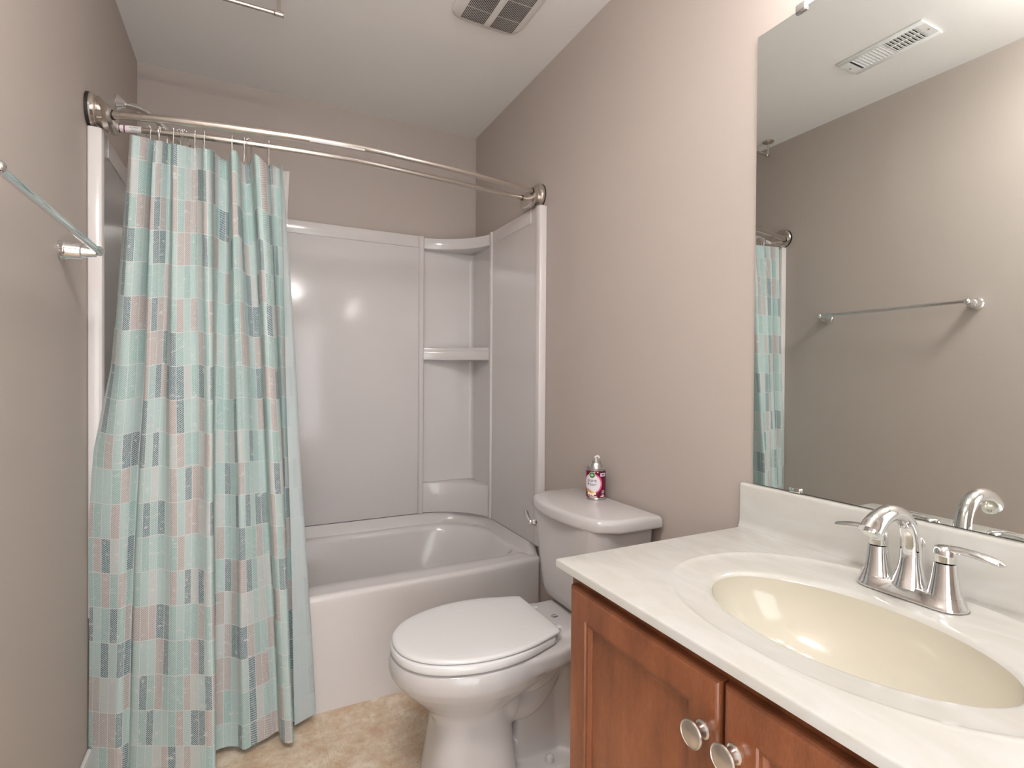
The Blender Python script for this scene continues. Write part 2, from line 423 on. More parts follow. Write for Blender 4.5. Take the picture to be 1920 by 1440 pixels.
def mk_column(left):
    a = bmesh.new()
    # thin recessed walls of the niche with a rounded inner corner
    inner = [(1.20, 2.643)] + [(1.478+0.024*math.sin(t*PI/12), 2.619+0.024*math.cos(t*PI/12)) for t in range(0, 7)] + [(1.502, 2.36)]
    outer = [(W-0.001, 2.36), (W-0.001, YB-0.001), (1.20, YB-0.001)]
    prism(a, fx(inner+outer, left), 0.459, ZT-0.01, 0.0)
    # the two posts
    prism(a, fx([(1.190, 2.660), (1.190, 2.606), (1.195, 2.600), (1.212, 2.600), (1.217, 2.606), (1.217, 2.660)], left), 0.458, ZT+0.001, 0.003)
    prism(a, fx([(W-0.002, 2.362), (1.488, 2.362), (1.482, 2.367), (1.482, 2.385), (1.488, 2.390), (W-0.002, 2.390)], left), ZB2, ZT+0.001, 0.003)
    col = obj('corner_column', a, 'acrylic', sur, angle=30)
    def shelf(z0, z1, sag, nm, lip=None, off=0.0):
        b = bmesh.new()
        pl = arc_pts((1.214, 2.612-off), (1.488-off*0.3, 2.388), sag) + [(1.512, 2.388), (1.512, 2.652), (1.214, 2.652)]
        prism(b, fx(pl, left), z0, z1, 0.005)
        if lip:
            pl = arc_pts((1.214, 2.616), (1.49, 2.388), sag) + [(1.512, 2.388), (1.512, 2.652), (1.214, 2.652)]
            prism(b, fx(pl, left), z1-0.001, lip, 0.003)
        obj(nm, b, 'acrylic', col, angle=30)
    shelf(1.816, 1.872, 0.052, 'top_band')
    shelf(1.246, 1.292, 0.040, 'shelf', 1.309, 0.006)
    shelf(0.459, 0.612, 0.055, 'lower_shelf')
for lf in (True, False): mk_column(lf)

# ------------------------------------------------------------------ shower arm (high on the left wall)
sa = thing('shower_pipe', 'bent chrome shower arm with wall flange above the curtain, left wall', 'shower arm', (0, 2.273, 2.113))
a = bmesh.new(); lathe(a, [(0.031, 0.0005), (0.031, 0.004), (0.026, 0.010), (0.016, 0.022), (0.012, 0.027)], (0, 2.273, 2.113), (1, 0, 0)); obj('flange', a, 'chrome', sa)
pp = spline([(0.02, 2.273, 2.113), (0.055, 2.273, 2.111), (0.09, 2.272, 2.100), (0.13, 2.271, 2.068), (0.165, 2.270, 2.030)], 8)
a = bmesh.new(); tube(a, pp, 0.0105, 16); obj('pipe', a, 'chrome', sa)
a = bmesh.new(); lathe(a, [(0.012, -0.01), (0.014, 0.01), (0.02, 0.025), (0.036, 0.05), (0.038, 0.062), (0.034, 0.066)], (0.165, 2.270, 2.030), (0.66, 0, -0.75)); obj('shower_head', a, 'chrome', sa)

# ------------------------------------------------------------------ double curtain rod
def rz(x): return 1.901 + 0.019*x
rod = thing('curtain_rod', 'double bowed brushed nickel curtain rod spanning wall to wall above the bathtub', 'curtain rod', (W/2, 1.85, 1.91))
outer = spline([(0.030, 1.862, rz(.03)), (0.223, 1.818, rz(.22)), (0.472, 1.788, rz(.47)), (0.62, 1.779, rz(.62)), (0.786, 1.782, rz(.79)), (1.083, 1.820, rz(1.08)), (1.30, 1.863, rz(1.3)), (1.494, 1.913, rz(1.49))], 10)
inner = spline([(0.030, 1.950, rz(.03)), (0.28, 1.906, rz(.28)), (0.474, 1.892, rz(.47)), (0.62, 1.888, rz(.62)), (0.809, 1.896, rz(.81)), (1.128, 1.942, rz(1.13)), (1.30, 1.967, rz(1.3)), (1.494, 1.998, rz(1.49))], 10)
def yin(x):
    for p, q in zip(inner, inner[1:]):
        if p.x <= x <= q.x: return p.y+(q.y-p.y)*(x-p.x)/(q.x-p.x)
    return 1.9
a = bmesh.new(); tube(a, outer, 0.0112, 20)
o1 = obj('front_rod', a, 'nickel', rod)
a = bmesh.new(); seg_ = [p for p in outer if 0.215 < p.x < 0.475]; tube(a, seg_, 0.0118, 20); obj('sleeve', a, 'nickel', o1)
a = bmesh.new(); tube(a, inner, 0.0092, 20); o2 = obj('rear_rod', a, 'nickel', rod)
a = bmesh.new(); seg_ = [p for p in inner if 0.46 < p.x]; tube(a, seg_, 0.0099, 20); obj('sleeve', a, 'nickel', o2)
# printed paper label round the rear rod
def on_rod(path, s0, ang, r):
    """point at x = s0 on the rod, at angle ang (0 = towards the camera, 90 = up)"""
    for p, q in zip(path, path[1:]):
        if p.x <= s0 <= q.x:
            c = p+(q-p)*((s0-p.x)/(q.x-p.x)); return c + Vector((0, -math.cos(ang)*r, math.sin(ang)*r))
    return path[0].copy()
a = bmesh.new()
loft(a, [[on_rod(inner, 0.068+0.056*i/8, 2*PI*k/24, 0.0104) for k in range(24)] for i in range(9)])
lb = obj('paper_label', a, 'sticker', rod); lb['label'] = 'white paper label with magenta stripe and grey print'
a = bmesh.new(); loft(a, [[on_rod(inner, 0.079+0.0035*i/2, 2*PI*k/24, 0.0107) for k in range(24)] for i in range(3)]); obj('stripe', a, 'magenta', lb)
for body, zz, sz in (('HELPFUL', 0.10, 0.0062), ('HINTS', -0.62, 0.0058), ('ABC', 0.75, 0.005)):
    if body == 'ABC': continue
    text_mesh(body, sz, 'ink', 'label_text', lb, lambda x, y, z0=zz: on_rod(inner, 0.105+x, z0+y/0.0108, 0.0108))
a = bmesh.new()
g = [[on_rod(outer, 0.585+0.17*i/10, -0.95+0.5*k/3, 0.0122) for k in range(4)] for i in range(11)]
loft(a, g, False, False, closed=False); st_ = obj('care_sticker', a, 'sticker', rod)
def bracket(left):
    mx = (lambda p: Vector((p[0], p[1], p[2]))) if left else (lambda p: Vector((W-p[0], p[1], p[2])))
    zc = 1.9265 if left else 1.931
    q_ = 0.84 if left else 0.90; gk = 0.009 if left else 0.0045
    yf, yr = (1.861, 1.947) if left else (1.908, 1.993)
    yc = yf+0.046
    def ell(x, y, ry, rzz, z): return [mx((x, y+ry*math.cos(2*PI*k/36), z+rzz*math.sin(2*PI*k/36))) for k in range(36)]
    a = bmesh.new()
    S = [(gk-.0005, yc, .056*q_, .058*q_, zc), (0.013, yc, .056*q_, .058*q_, zc), (0.016, yc, .053*q_, .055*q_, zc), (0.019, yc, .050*q_, .052*q_, zc), (0.021, yc, .050*q_, .052*q_, zc), (0.024, yc, .046*q_, .048*q_, zc),
         (0.027, yc, .043, .044, zc), (0.033, yc-.001, .048, .042, zc-.004), (0.039, yc-.002, .056, .041, zc-.011), (0.047, yc-.003, .064, .038, zc-.017), (0.055, yc-.003, .068, .035, zc-.021), (0.062, yc-.003, .068, .032, zc-.022), (0.066, yc-.003, .064, .028, zc-.022), (0.068, yc-.003, .055, .021, zc-.022)]
    loft(a, [ell(*s) for s in S])
    br = obj('bracket', a, 'nickel', rod, angle=25)
    a = bmesh.new(); loft(a, [ell(0.0005, yc, .058*q_, .058*q_, zc), ell(gk, yc, .058*q_, .058*q_, zc)]); obj('gasket', a, 'black', br)
    for path, r in ((outer, 0.0135), (inner, 0.0118)):
        p = [q for q in path if (0.066 < q.x < 0.09 if left else W-0.09 < q.x < W-0.066)]
        ends = [path_pt(path, 0.0665 if left else W-0.0665), path_pt(path, 0.0705 if left else W-0.0705)]
        a = bmesh.new(); tube(a, ends, r, 20); obj('socket_collar', a, 'black', br)
def path_pt(path, x):
    for p, q in zip(path, path[1:]):
        if p.x <= x <= q.x: return p+(q-p)*((x-p.x)/(q.x-p.x))
for lf in (True, False): bracket(lf)

# ------------------------------------------------------------------ curtain
TB = [((.100, 1.905), (.002, 1.888)), ((.106, 1.87), (.03, 1.868)), ((.118, 1.852), (.06, 1.85)), ((.140, 1.872), (.082, 1.838)), ((.156, 1.905), (.098, 1.852)), ((.161, 1.915), (.104, 1.850)),
      ((.163, 1.865), (.112, 1.836)), ((.178, 1.872), (.14, 1.818)), ((.198, 1.905), (.17, 1.802)), ((.206, 1.895), (.19, 1.792)), ((.213, 1.858), (.215, 1.78)), ((.238, 1.875), (.245, 1.765)),
      ((.262, 1.905), (.275, 1.750)), ((.280, 1.885), (.297, 1.738)), ((.292, 1.855), (.318, 1.726)), ((.308, 1.862), (.331, 1.732)), ((.316, 1.90), (.326, 1.78)), ((.330, 1.93), (.322, 1.814)),
      ((.352, 1.93), (.355, 1.822)), ((.360, 1.89), (.385, 1.808)), ((.366, 1.858), (.404, 1.784)), ((.382, 1.868), (.43, 1.794)), ((.392, 1.915), (.47, 1.812)), ((.415, 1.915), (.500, 1.828)),
      ((.424, 1.88), (.505, 1.79)), ((.432, 1.853), (.512, 1.768)), ((.452, 1.862), (.526, 1.755)), ((.470, 1.90), (.540, 1.756)), ((.476, 1.92), (.541, 1.785)), ((.490, 1.925), (.535, 1.842)),
      ((.504, 1.92), (.575, 1.872)), ((.513, 1.90), (.617, 1.880)), ((.509, 1.885), (.612, 1.868)), ((.507, 1.875), (.578, 1.850)), ((.506, 1.865), (.550, 1.836))]
def lerp_tab(t, tab):
    for (a, b), (c, d) in zip(tab, tab[1:]):
        if a <= t <= c: return b+(d-b)*(t-a)/(c-a)
    return tab[-1][1]
def curtain():
    NS = 6; NR = 70; ztop, zbot = 1.870, 0.022
    top = spline([Vector((a[0], a[1], 0)) for a, b in TB], NS); bot = spline([Vector((b[0], b[1], 0)) for a, b in TB], NS)
    n = len(top)
    al = [0.0]
    for i in range(1, n): al.append(al[-1] + 0.35*(top[i]-top[i-1]).length + 0.65*(bot[i]-bot[i-1]).length)
    bm = bmesh.new(); uvl = bm.loops.layers.uv.new('UVMap')
    G = []
    for j in range(NR+1):
        s = j/NR; row = []
        for i in range(n):
            w = max(0.0, 1-i/(7.0*NS))
            sf = lerp_tab(s, [(0, 0), (.16, .18), (.375, .44), (.5, .82), (.62, .96), (1, 1)])
            se = s*(1-w)+sf*w
            k = se**0.92
            p = top[i].lerp(bot[i], k)
            zt = ztop - 0.014*(0.5-0.5*math.cos(2*PI*i/(4.1*NS))) - 0.008*i/n
            z = zt + (zbot-zt)*s
            wob = 0.004*math.sin(9*s+i*0.13)*s*(1-s)*4
            row.append(bm.verts.new((max(0.003, p.x+wob*0.5), p.y+wob, z)))
        G.append(row)
    L = ztop-zbot
    for j in range(NR):
        for i in range(n-1):
            f = bm.faces.new((G[j+1][i], G[j+1][i+1], G[j][i+1], G[j][i]))
            for lp, (jj, ii) in zip(f.loops, ((j+1, i), (j+1, i+1), (j, i+1), (j, i))):
                lp[uvl].uv = (al[ii]+0.011, L*(1-jj/NR)+0.03)
    me = bpy.data.meshes.new('shower_curtain'); bm.to_mesh(me); bm.free()
    for p in me.polygons: p.use_smooth = True
    me.materials.append(MAT['curtain'])
    o = bpy.data.objects.new('shower_curtain', me); C.objects.link(o)
    return tag(o, 'aqua, taupe and teal herringbone patchwork shower curtain bunched at the left end', 'shower curtain')
curtain()
# clear liner edge peeping out behind the curtain's top right corner
a = bmesh.new()
top = [(0.515, 1.935), (0.530, 1.93), (0.537, 1.925)]; bot = [(0.470, 2.10), (0.482, 2.10), (0.486, 2.10)]
loft(a, [[Vector((q[0]+(b_[0]-q[0])*s, q[1]+(b_[1]-q[1])*s, 1.853+(0.47-1.853)*s)) for q, b_ in zip(top, bot)] for s in (0, .012, .03, .1, .2, .4, .6, .8, 1)], False, False, closed=False)
tag(obj('curtain_liner', a, 'liner'), 'translucent plastic liner edge behind the right side of the patterned curtain', 'curtain liner')

# ------------------------------------------------------------------ curtain hooks
ORD = ['first', 'second', 'third', 'fourth', 'fifth', 'sixth', 'seventh', 'eighth', 'ninth', 'tenth', 'eleventh', 'twelfth']
HX = [0.142, 0.168, 0.180, 0.206, 0.223, 0.236, 0.265, 0.289, 0.366, 0.400, 0.415, 0.471]
HA = [0.5, 0.35, -0.9, 0.2, 0.9, -0.7, 0.05, 0.15, 0.05, 0.1, -0.5, 0.1]
def ring_bm():
    a = bmesh.new(); R = 0.0145
    pts = [(0, -R*math.cos(t), R*math.sin(t)) for t in [(-0.6+k*(PI+1.2)/18) for k in range(19)]]
    pts = [(0, -0.004, -0.066), (0, -0.009, -0.060), (0, -0.0135, -0.04)] + pts + [(0, 0.0135, -0.04), (0, 0.008, -0.060), (0, 0.001, -0.068)]
    return tube(a, pts, 0.0011, 6)
def beads_bm():
    a = bmesh.new()
    for t in (0.55, 1.05, 1.57, 2.09, 2.6): sphere(a, (0, -0.0145*math.cos(t), 0.0145*math.sin(t)), 0.0030, 10, 6)
    return a
hk0 = None
for i, (x, an) in enumerate(zip(HX, HA)):
    z = rz(x)
    if hk0 is None:
        hk0 = thing('curtain_hook', '', 'curtain hook', (0, 0, 0), 'wire curtain hooks on the rear rod')
        obj('wire', ring_bm(), 'nickel', hk0); obj('roller_beads', beads_bm(), 'chrome', hk0); h = hk0
    else:
        h = hk0.copy(); C.objects.link(h)
        for ch in list(hk0.children):
            c = ch.copy(); C.objects.link(c); c.parent = h
    h.location = (x, yin(x), z); h.rotation_euler = (0, 0, an)
    h['label'] = ORD[i] + ' beaded wire curtain hook from the left wall, on the rear rod'

# ------------------------------------------------------------------ towel bar, left wall
tb = thing('towel_bar', 'chrome towel bar with two bell-shaped posts on the left wall', 'towel bar', (0, 1.35, 1.475))
for y in (1.050, 1.652):
    a = bmesh.new()
    lathe(a, [(0.0245, 0.0005), (0.0245, 0.004), (0.0215, 0.007), (0.0225, 0.010), (0.0200, 0.014), (0.0192, 0.040), (0.0182, 0.0425), (0.0150, 0.044), (0.0138, 0.052), (0.0112, 0.064), (0.0098, 0.072)], (0, y, 1.470), (1, 0, 0), 32)
    sphere(a, (0.0765, y, 1.475), 0.0125, 16, 12)
    obj('post', a, 'chrome', tb)
a = bmesh.new(); tube(a, [(0.0765, 1.05, 1.476), (0.0765, 1.652, 1.474)], 0.0078, 20); obj('rail', a, 'chrome', tb)

# ------------------------------------------------------------------ hanging bar under the ceiling
cb = thing('ceiling_bar', 'short nickel hanging bar on two posts under the ceiling', 'hanging bar', (0.29, 1.95, H))
for x in (0.075, 0.505):
    a = bmesh.new(); lathe(a, [(0.029, 0.0005), (0.029, 0.004), (0.024, 0.009), (0.010, 0.013), (0.0055, 0.016)], (x, 1.955, H), (0, 0, -1)); tube(a, [(x, 1.955, H-0.012), (x, 1.955, 2.388)], 0.0052, 14)
    sg = 1 if x > 0.3 else -1
    tube(a, [(x-sg*0.016, 1.955, 2.386), (x-sg*0.013, 1.955, 2.386), (x-sg*0.012, 1.955, 2.386), (x+sg*0.010, 1.955, 2.386), (x+sg*0.011, 1.955, 2.386), (x+sg*0.015, 1.955, 2.386)], [.0085, .0098, .0085, .0085, .0098, .009], 18)
    obj('post', a, 'nickel', cb)
a = bmesh.new(); tube(a, [(0.075, 1.955, 2.386), (0.505, 1.955, 2.386)], 0.0068, 18); obj('rail', a, 'nickel', cb)

# ------------------------------------------------------------------ exhaust fan grille
FXC, FYC = 1.186, 1.655
fan = thing('exhaust_fan', 'off-white bulging square exhaust fan grille on the ceiling', 'exhaust fan', (FXC, FYC, H))
def sup(rx, ry, z, n=64, e=5.5):
    out = []
    for k in range(n):
        t = 2*PI*k/n; c, s = math.cos(t), math.sin(t)
        rr = (abs(c)**e + abs(s)**e)**(-1/e)
        out.append(Vector((FXC+rx*rr*c, FYC+ry*rr*s, z)))
    return out
a = bmesh.new()
loft(a, [sup(.138, .138, H), sup(.138, .138, H-.008), sup(.134, .134, H-.012), sup(.122, .122, H-.016), sup(.09, .09, H-.019), sup(.03, .03, H-.020)], False, True)
obj('cover', a, 'plastic', fan, angle=50)
def fz(x, y): return H - 0.0195 + 0.9*((x-FXC)**2+(y-FYC)**2)*0.22
for x0, x1 in ((FXC-.100, FXC-.010), (FXC+.014, FXC+.104)):
    a = bmesh.new(); n = 16
    for k in range(n):
        xx = x0+(x1-x0)*(k+0.5)/n; w = (x1-x0)/n*0.27
        for (ya, yb) in ((FYC-.112, FYC-.048), (FYC-.045, FYC+.042), (FYC+.045, FYC+.112)):
            seg_ = 4
            for q in range(seg_):
                y1, y2 = ya+(yb-ya)*q/seg_, ya+(yb-ya)*(q+1)/seg_
                v = [a.verts.new((px, py, fz(px, py)-0.0022)) for px, py in ((xx-w, y1), (xx+w, y1), (xx+w, y2), (xx-w, y2))]
                a.faces.new(v)
    obj('slots', a, 'dark', fan, smooth=False)

# ------------------------------------------------------------------ air register in the ceiling
reg = thing('air_register', 'white metal air register with angled louvres on the ceiling, seen in the mirror', 'air register', (0.385, 1.193, H))
RX0, RX1, RY0, RY1 = 0.312, 0.458, 1.040, 1.346
a = bmesh.new(); z1, z0 = H, H-0.007
box(a, RX0, RX0+.026, RY0, RY1, z0, z1, .002); box(a, RX1-.026, RX1, RY0, RY1, z0, z1, .002); box(a, RX0+.0255, RX1-.0255, RY0+.0003, RY0+.030, z0+.0002, z1-.0001); box(a, RX0+.0255, RX1-.0255, RY1-.030, RY1-.0003, z0+.0002, z1-.0001)
box(a, RX0+.0255, RX1-.0255, (RY0+RY1)/2-.006, (RY0+RY1)/2+.006, z0+.001, z1-.0001)
box(a, (RX0+RX1)/2-.0035, (RX0+RX1)/2+.0035, RY0+.0295, (RY0+RY1)/2-.0055, z0+.0015, z1-.0001)
obj('frame', a, 'regmetal', reg)
a = bmesh.new(); box(a, RX0+.027, RX1-.027, RY0+.031, RY1-.031, H-.0012, H-.0004); obj('backing', a, 'dark', reg)
for half, sg in ((0, 1), (1, -1)):
    ya = RY0+.030 + half*(.117); n = 9
    a = bmesh.new()
    for k in range(n):
        yy = ya + .117*(k+.5)/n
        m_ = bmesh.ops.create_cube(a, size=1.0)['verts']
        for v in m_:
            lx, ly, lz = v.co.x*(RX1-RX0-.05), v.co.y*0.0105, v.co.z*0.0011
            an = sg*0.42
            v.co = Vector(((RX0+RX1)/2+lx, yy+ly*math.cos(an)-lz*math.sin(an), H-.0052+ly*math.sin(an)*0.6+lz*math.cos(an)))
    obj('louvres', a, 'regmetal', reg, smooth=False)
a = bmesh.new()
for y in (RY0+.012, RY1-.012):
    a = bmesh.new(); lathe(a, [(0.004, -.0003), (0.004, 0.0015), (0.002, 0.0022)], ((RX0+RX1)/2, y, z0), (0, 0, -1), 12); obj('screw', a, 'nickel', reg)

# ------------------------------------------------------------------ vanity cabinet
vc = thing('vanity_cabinet', 'reddish stained wood vanity cabinet with two panel doors under the white sink top', 'cabinet', (1.25, 0.5, 0))
VY0, VY1, VX = 0.116, 0.884, 0.998
a = bmesh.new()
box(a, VX+.018, W-.002, VY1-.016, VY1, 0.0, 0.780); box(a, VX+.018, W-.002, VY0, VY0+.016, 0.0, 0.780); box(a, VX+.07, W-.002, VY0+.016, VY1-.016, 0.09, 0.105); box(a, VX+.07, VX+.082, VY0+.016, VY1-.016, 0, 0.09)
obj('carcass', a, 'wood', vc, smooth=False)
a = bmesh.new()
box(a, VX, VX+.0185, VY1-.045, VY1, 0.09, 0.780); box(a, VX, VX+.0185, VY0, VY0+.045, 0.09, 0.780); box(a, VX, VX+.0185, VY0+.045, VY1-.045, 0.735, 0.780); box(a, VX, VX+.0185, VY0+.045, VY1-.045, 0.09, 0.14)
box(a, VX, VX+.0185, (VY0+VY1)/2-.03, (VY0+VY1)/2+.03, .14, .735)
obj('face_frame', a, 'wood', vc, smooth=False)
def door(y0, y1, knob_y):
    z0, z1, xf, xb = 0.118, 0.758, 0.979, 0.9975
    s = 0.052
    a = bmesh.new()
    def rect(x, i): return [Vector((x, y0+i, z0+i)), Vector((x, y1-i, z0+i)), Vector((x, y1-i, z1-i)), Vector((x, y0+i, z1-i))]
    rings = [rect(xb, 0), rect(xf+.007, 0), rect(xf+.004, .0012), rect(xf+.0035, .003), rect(xf+.0015, .0045), rect(xf, .007), rect(xf, s), rect(xf+.003, s+.002), rect(xf+.0035, s+.007), rect(xf+.008, s+.012), rect(xf+.010, s+.0125)]
    loft(a, rings, True, False)
    d = obj('door', a, 'wood', vc, angle=20)
    a = bmesh.new(); loft(a, [rect(xf+.010, s+.0125), rect(xf+.0105, s+.02)], False, True); obj('door_panel', a, 'wood', d, smooth=False)
    a = bmesh.new()
    lathe(a, [(0.0125, 0.0), (0.0125, 0.002), (0.0098, 0.004), (0.0085, 0.009), (0.0085, 0.013), (0.0100, 0.017), (0.0175, 0.0205), (0.0192, 0.0225), (0.0186, 0.0245), (0.0176, 0.0252), (0.0168, 0.0243), (0.0158, 0.0244), (0.010, 0.0262), (0.004, 0.0270)], (xf, knob_y, 0.678), (-1, 0, 0), 36)
    k = obj('knob', a, 'satin', d); return d
door(0.5005, 0.868, 0.527)
door(0.132, 0.4945, 0.474)

# ------------------------------------------------------------------ vanity top with moulded sink
vt = thing('sink_countertop', 'off-white cultured marble vanity top with moulded oval sink and backsplash', 'vanity top', (1.25, 0.5, 0.782))
SX, SY = 1.222, 0.490
CX0, CX1, CY0, CY1 = 0.970, W-.002, 0.094, 0.905
ZC = 0.799
angs = sorted(set([round(2*PI*k/120, 6) for k in range(120)]))
def corner_angles():
    out = []
    for x in (CX0, CX1):
        for y in (CY0, CY1): out.append(math.atan2(y-SY, x-SX) % (2*PI))
    return out
for ca in corner_angles():
    i = min(range(len(angs)), key=lambda q: abs(angs[q]-ca)); angs[i] = ca
def rect_ring(d, z):
    out = []
    x0, x1, y0, y1 = CX0+d, CX1, CY0+d, CY1-d
    for t in angs:
        c, s = math.cos(t), math.sin(t)
        # direction to the matching point of the un-inset rectangle, then clamped
        k = min(((CX1 if c > 0 else CX0)-SX)/c if abs(c) > 1e-9 else 1e9, ((CY1 if s > 0 else CY0)-SY)/s if abs(s) > 1e-9 else 1e9)
        out.append(Vector((min(max(SX+k*c, x0), x1), min(max(SY+k*s, y0), y1), z)))
    return out
def oval(cx, cy, rx, ry, z, e=2.0):
    return [Vector((cx+rx*math.copysign(abs(math.cos(t))**(2/e), math.cos(t)), cy+ry*math.copysign(abs(math.sin(t))**(2/e), math.sin(t)), z)) for t in angs]
a = bmesh.new()
ocx = 1.250
rings = [rect_ring(0.012, 0.782), rect_ring(0.001, 0.7822), rect_ring(0, 0.783), rect_ring(0, 0.7955), rect_ring(0.0008, 0.7975), rect_ring(0.0022, 0.7986), rect_ring(0.004, ZC)]
bead = [(0.236, 0.302, 0), (0.2325, 0.2985, .0006), (0.229, 0.295, .0012), (0.2255, 0.2915, .0006), (0.222, 0.288, -.0008), (0.217, 0.283, -.0020), (0.208, 0.274, -.0028)]
rings += [oval(ocx, SY, rx, ry, ZC+dz, 2.15) for rx, ry, dz in bead]
rings += [oval(ocx-.012, SY, .185, .255, ZC-.0034, 2.1), oval(SX, SY, .148, .228, ZC-.0045), oval(SX, SY, .142, .222, ZC-.0055), oval(SX, SY, .137, .217, ZC-.008), oval(SX, SY, .1335, .2135, ZC-.012)]
loft(a, rings, False, False)
obj('deck', a, 'marble', vt, angle=50)
a = bmesh.new()
rings = [oval(SX, SY, .1335, .2135, ZC-.012)]
for k in range(1, 15):
    t = k/14; sc = math.cos(t*PI/2)**0.62 if t < 1 else 0.0
    sc = max(sc, 0.14)
    z = ZC-.012-0.122*math.sin(t*PI/2)**1.15
    rings.append(oval(SX+0.012*t, SY, .1335*sc, .2135*sc, z))
loft(a, rings, False, False)
obj('sink_bowl', a, 'basin', vt, angle=60)
a = bmesh.new(); lathe(a, [(0.033, 0), (0.033, 0.003), (0.024, 0.004), (0.021, -0.002), (0.018, 0.001), (0.005, 0.003)], (SX+.012, SY, ZC-.1345), (0, 0, 1)); obj('drain', a, 'chrome', vt)
a = bmesh.new()
prof = [(W-.002, ZC-.004), (1.4965, ZC-.004), (1.4965, ZC-.001), (1.4985, ZC+.004), (1.5015, ZC+.010), (1.503, ZC+.02), (1.5035, 0.900), (1.5045, 0.904), (1.5075, 0.907), (W-.002, 0.907)]
loft(a, [[Vector((x, y, z)) for x, z in prof] for y in (CY0, CY0+.002, CY1-.003, CY1)], True, True)
obj('backsplash', a, 'marble', vt, angle=40)

# ------------------------------------------------------------------ faucet
FX, FY = 1.428, 0.4945
fa = thing('faucet', 'chrome two-handle arched faucet on the sink deck', 'faucet', (FX, FY, ZC-.003))
zf = ZC-.0019
def capsule(L, r, z, n=14, pinch=0.0):
    pts = []
    for k in range(n+1): t = -PI/2+PI*k/n; pts.append((r*math.sin(t)*-1, L+r*math.cos(t)))
    for k in range(1, 8):
        yy = L-2*L*k/8; pts.append((-r*(1-pinch*math.cos(PI*yy/(2*L))**2), yy))
    for k in range(n+1): t = PI/2+PI*k/n; pts.append((r*math.sin(t)*-1, -L+r*math.cos(t)))
    for k in range(1, 8):
        yy = -L+2*L*k/8; pts.append((r*(1-pinch*math.cos(PI*yy/(2*L))**2), yy))
    return [Vector((FX+x, FY+y, z)) for x, y in pts]
a = bmesh.new()
loft(a, [capsule(.051, .0315, zf), capsule(.051, .0318, zf+.003), capsule(.051, .0300, zf+.006, pinch=.04), capsule(.051, .0275, zf+.011, pinch=.14), capsule(.051, .0255, zf+.016, pinch=.28), capsule(.051, .0246, zf+.0195, pinch=.38), capsule(.051, .022, zf+.020, pinch=.4)], True, True)
obj('base_plate', a, 'chrome', fa, angle=50)
a = bmesh.new()
sp_ = spline([(1.426, FY, zf+.012), (1.429, FY, zf+.030), (1.431, FY, .850), (1.430, FY, .885), (1.421, FY, .916), (1.400, FY, .936), (1.371, FY, .944), (1.343, FY, .940), (1.323, FY, .929), (1.313, FY, .918)], 6)
rr_ = []
for i, p in enumerate(sp_):
    t = i/(len(sp_)-1)
    rr_.append((lerp_tab(t, [(0, .0265), (.1, .0225), (.25, .0165), (.4, .0140), (.6, .0138), (.8, .0150), (1, .0172)]), lerp_tab(t, [(0, .0250), (.1, .0215), (.25, .0155), (.4, .0124), (.6, .0124), (.8, .0160), (1, .0218)])))
tube(a, sp_, rr_, 24); spt = obj('spout', a, 'chrome', fa, angle=50)
a = bmesh.new(); lathe(a, [(0.0115, -.004), (0.0115, 0.0035), (0.0095, 0.004)], sp_[-1], (sp_[-1]-sp_[-3]), 24); obj('aerator', a, 'chrome', spt)
a = bmesh.new(); tube(a, [(1.463, FY, zf+.012), (1.463, FY, .880)], 0.003, 10); lathe(a, [(0.003, -.006), (0.007, 0), (0.0075, 0.004), (0.004, 0.010), (0.001, 0.012)], (1.463, FY, .878), (0, 0, 1), 16); obj('lift_rod', a, 'chrome', fa)
for sg in (1, -1):
    hy = FY+sg*.051
    a = bmesh.new()
    lathe(a, [(0.0245, zf+.018), (0.0225, zf+.024), (0.0195, zf+.040), (0.0168, zf+.058), (0.0155, zf+.071), (0.0135, zf+.0715)], (FX, hy, 0), (0, 0, 1), 36)
    h = obj('handle', a, 'chrome', fa, angle=40)
    a = bmesh.new()
    lathe(a, [(0.0150, zf+.073), (0.0158, zf+.082), (0.0160, zf+.091), (0.0140, zf+.0965), (0.008, zf+.099)], (FX, hy, 0), (0, 0, 1), 32)
    lv = spline([(FX, hy-sg*.004, zf+.092), (FX, hy+sg*.016, zf+.0955), (FX, hy+sg*.036, zf+.096), (FX, hy+sg*.056, zf+.0935), (FX, hy+sg*.070, zf+.0910), (FX, hy+sg*.077, zf+.0895)], 5)
    rl = [(lerp_tab(i/(len(lv)-1), [(0, .010), (.3, .0088), (.6, .0128), (.85, .0115), (1, .002)]), lerp_tab(i/(len(lv)-1), [(0, .0075), (.3, .0058), (.6, .0060), (.85, .0048), (1, .001)])) for i in range(len(lv))]
    tube(a, lv, rl, 16)
    obj('lever', a, 'chrome', h, angle=50)

# ------------------------------------------------------------------ mirror
mir = thing('wall_mirror', 'frameless wall mirror with metal clips above the sink backsplash', 'mirror', (W, 0.5, 0.91))
MY0, MY1, MZ0, MZ1 = 0.110, 0.880, 0.9095, 1.993
a = bmesh.new(); box(a, W-.0065, W-.001, MY0, MY1, MZ0, MZ1)
for f in a.faces: f.material_index = 0 if f.normal.x < -0.9 else 1
bmesh.ops.recalc_face_normals(a, faces=a.faces)
for f in a.faces: f.material_index = 0 if f.normal.x < -0.9 else 1
obj('glass', a, ['mirror', 'glassedge'], mir, smooth=False)
for y in (0.767, 0.223):
    a = bmesh.new(); prism(a, rrect(W-.0125, W-.0005, y-.013, y+.013, 0.004, 4, 2), MZ1-.009, MZ1+.012, .003); obj('clip', a, 'chrome', mir)
    a = bmesh.new(); prism(a, rrect(W-.0125, W-.0068, y-.013, y+.013, 0.0025, 4, 2), MZ0-.001, MZ0+.010, .002); obj('clip', a, 'chrome', mir)

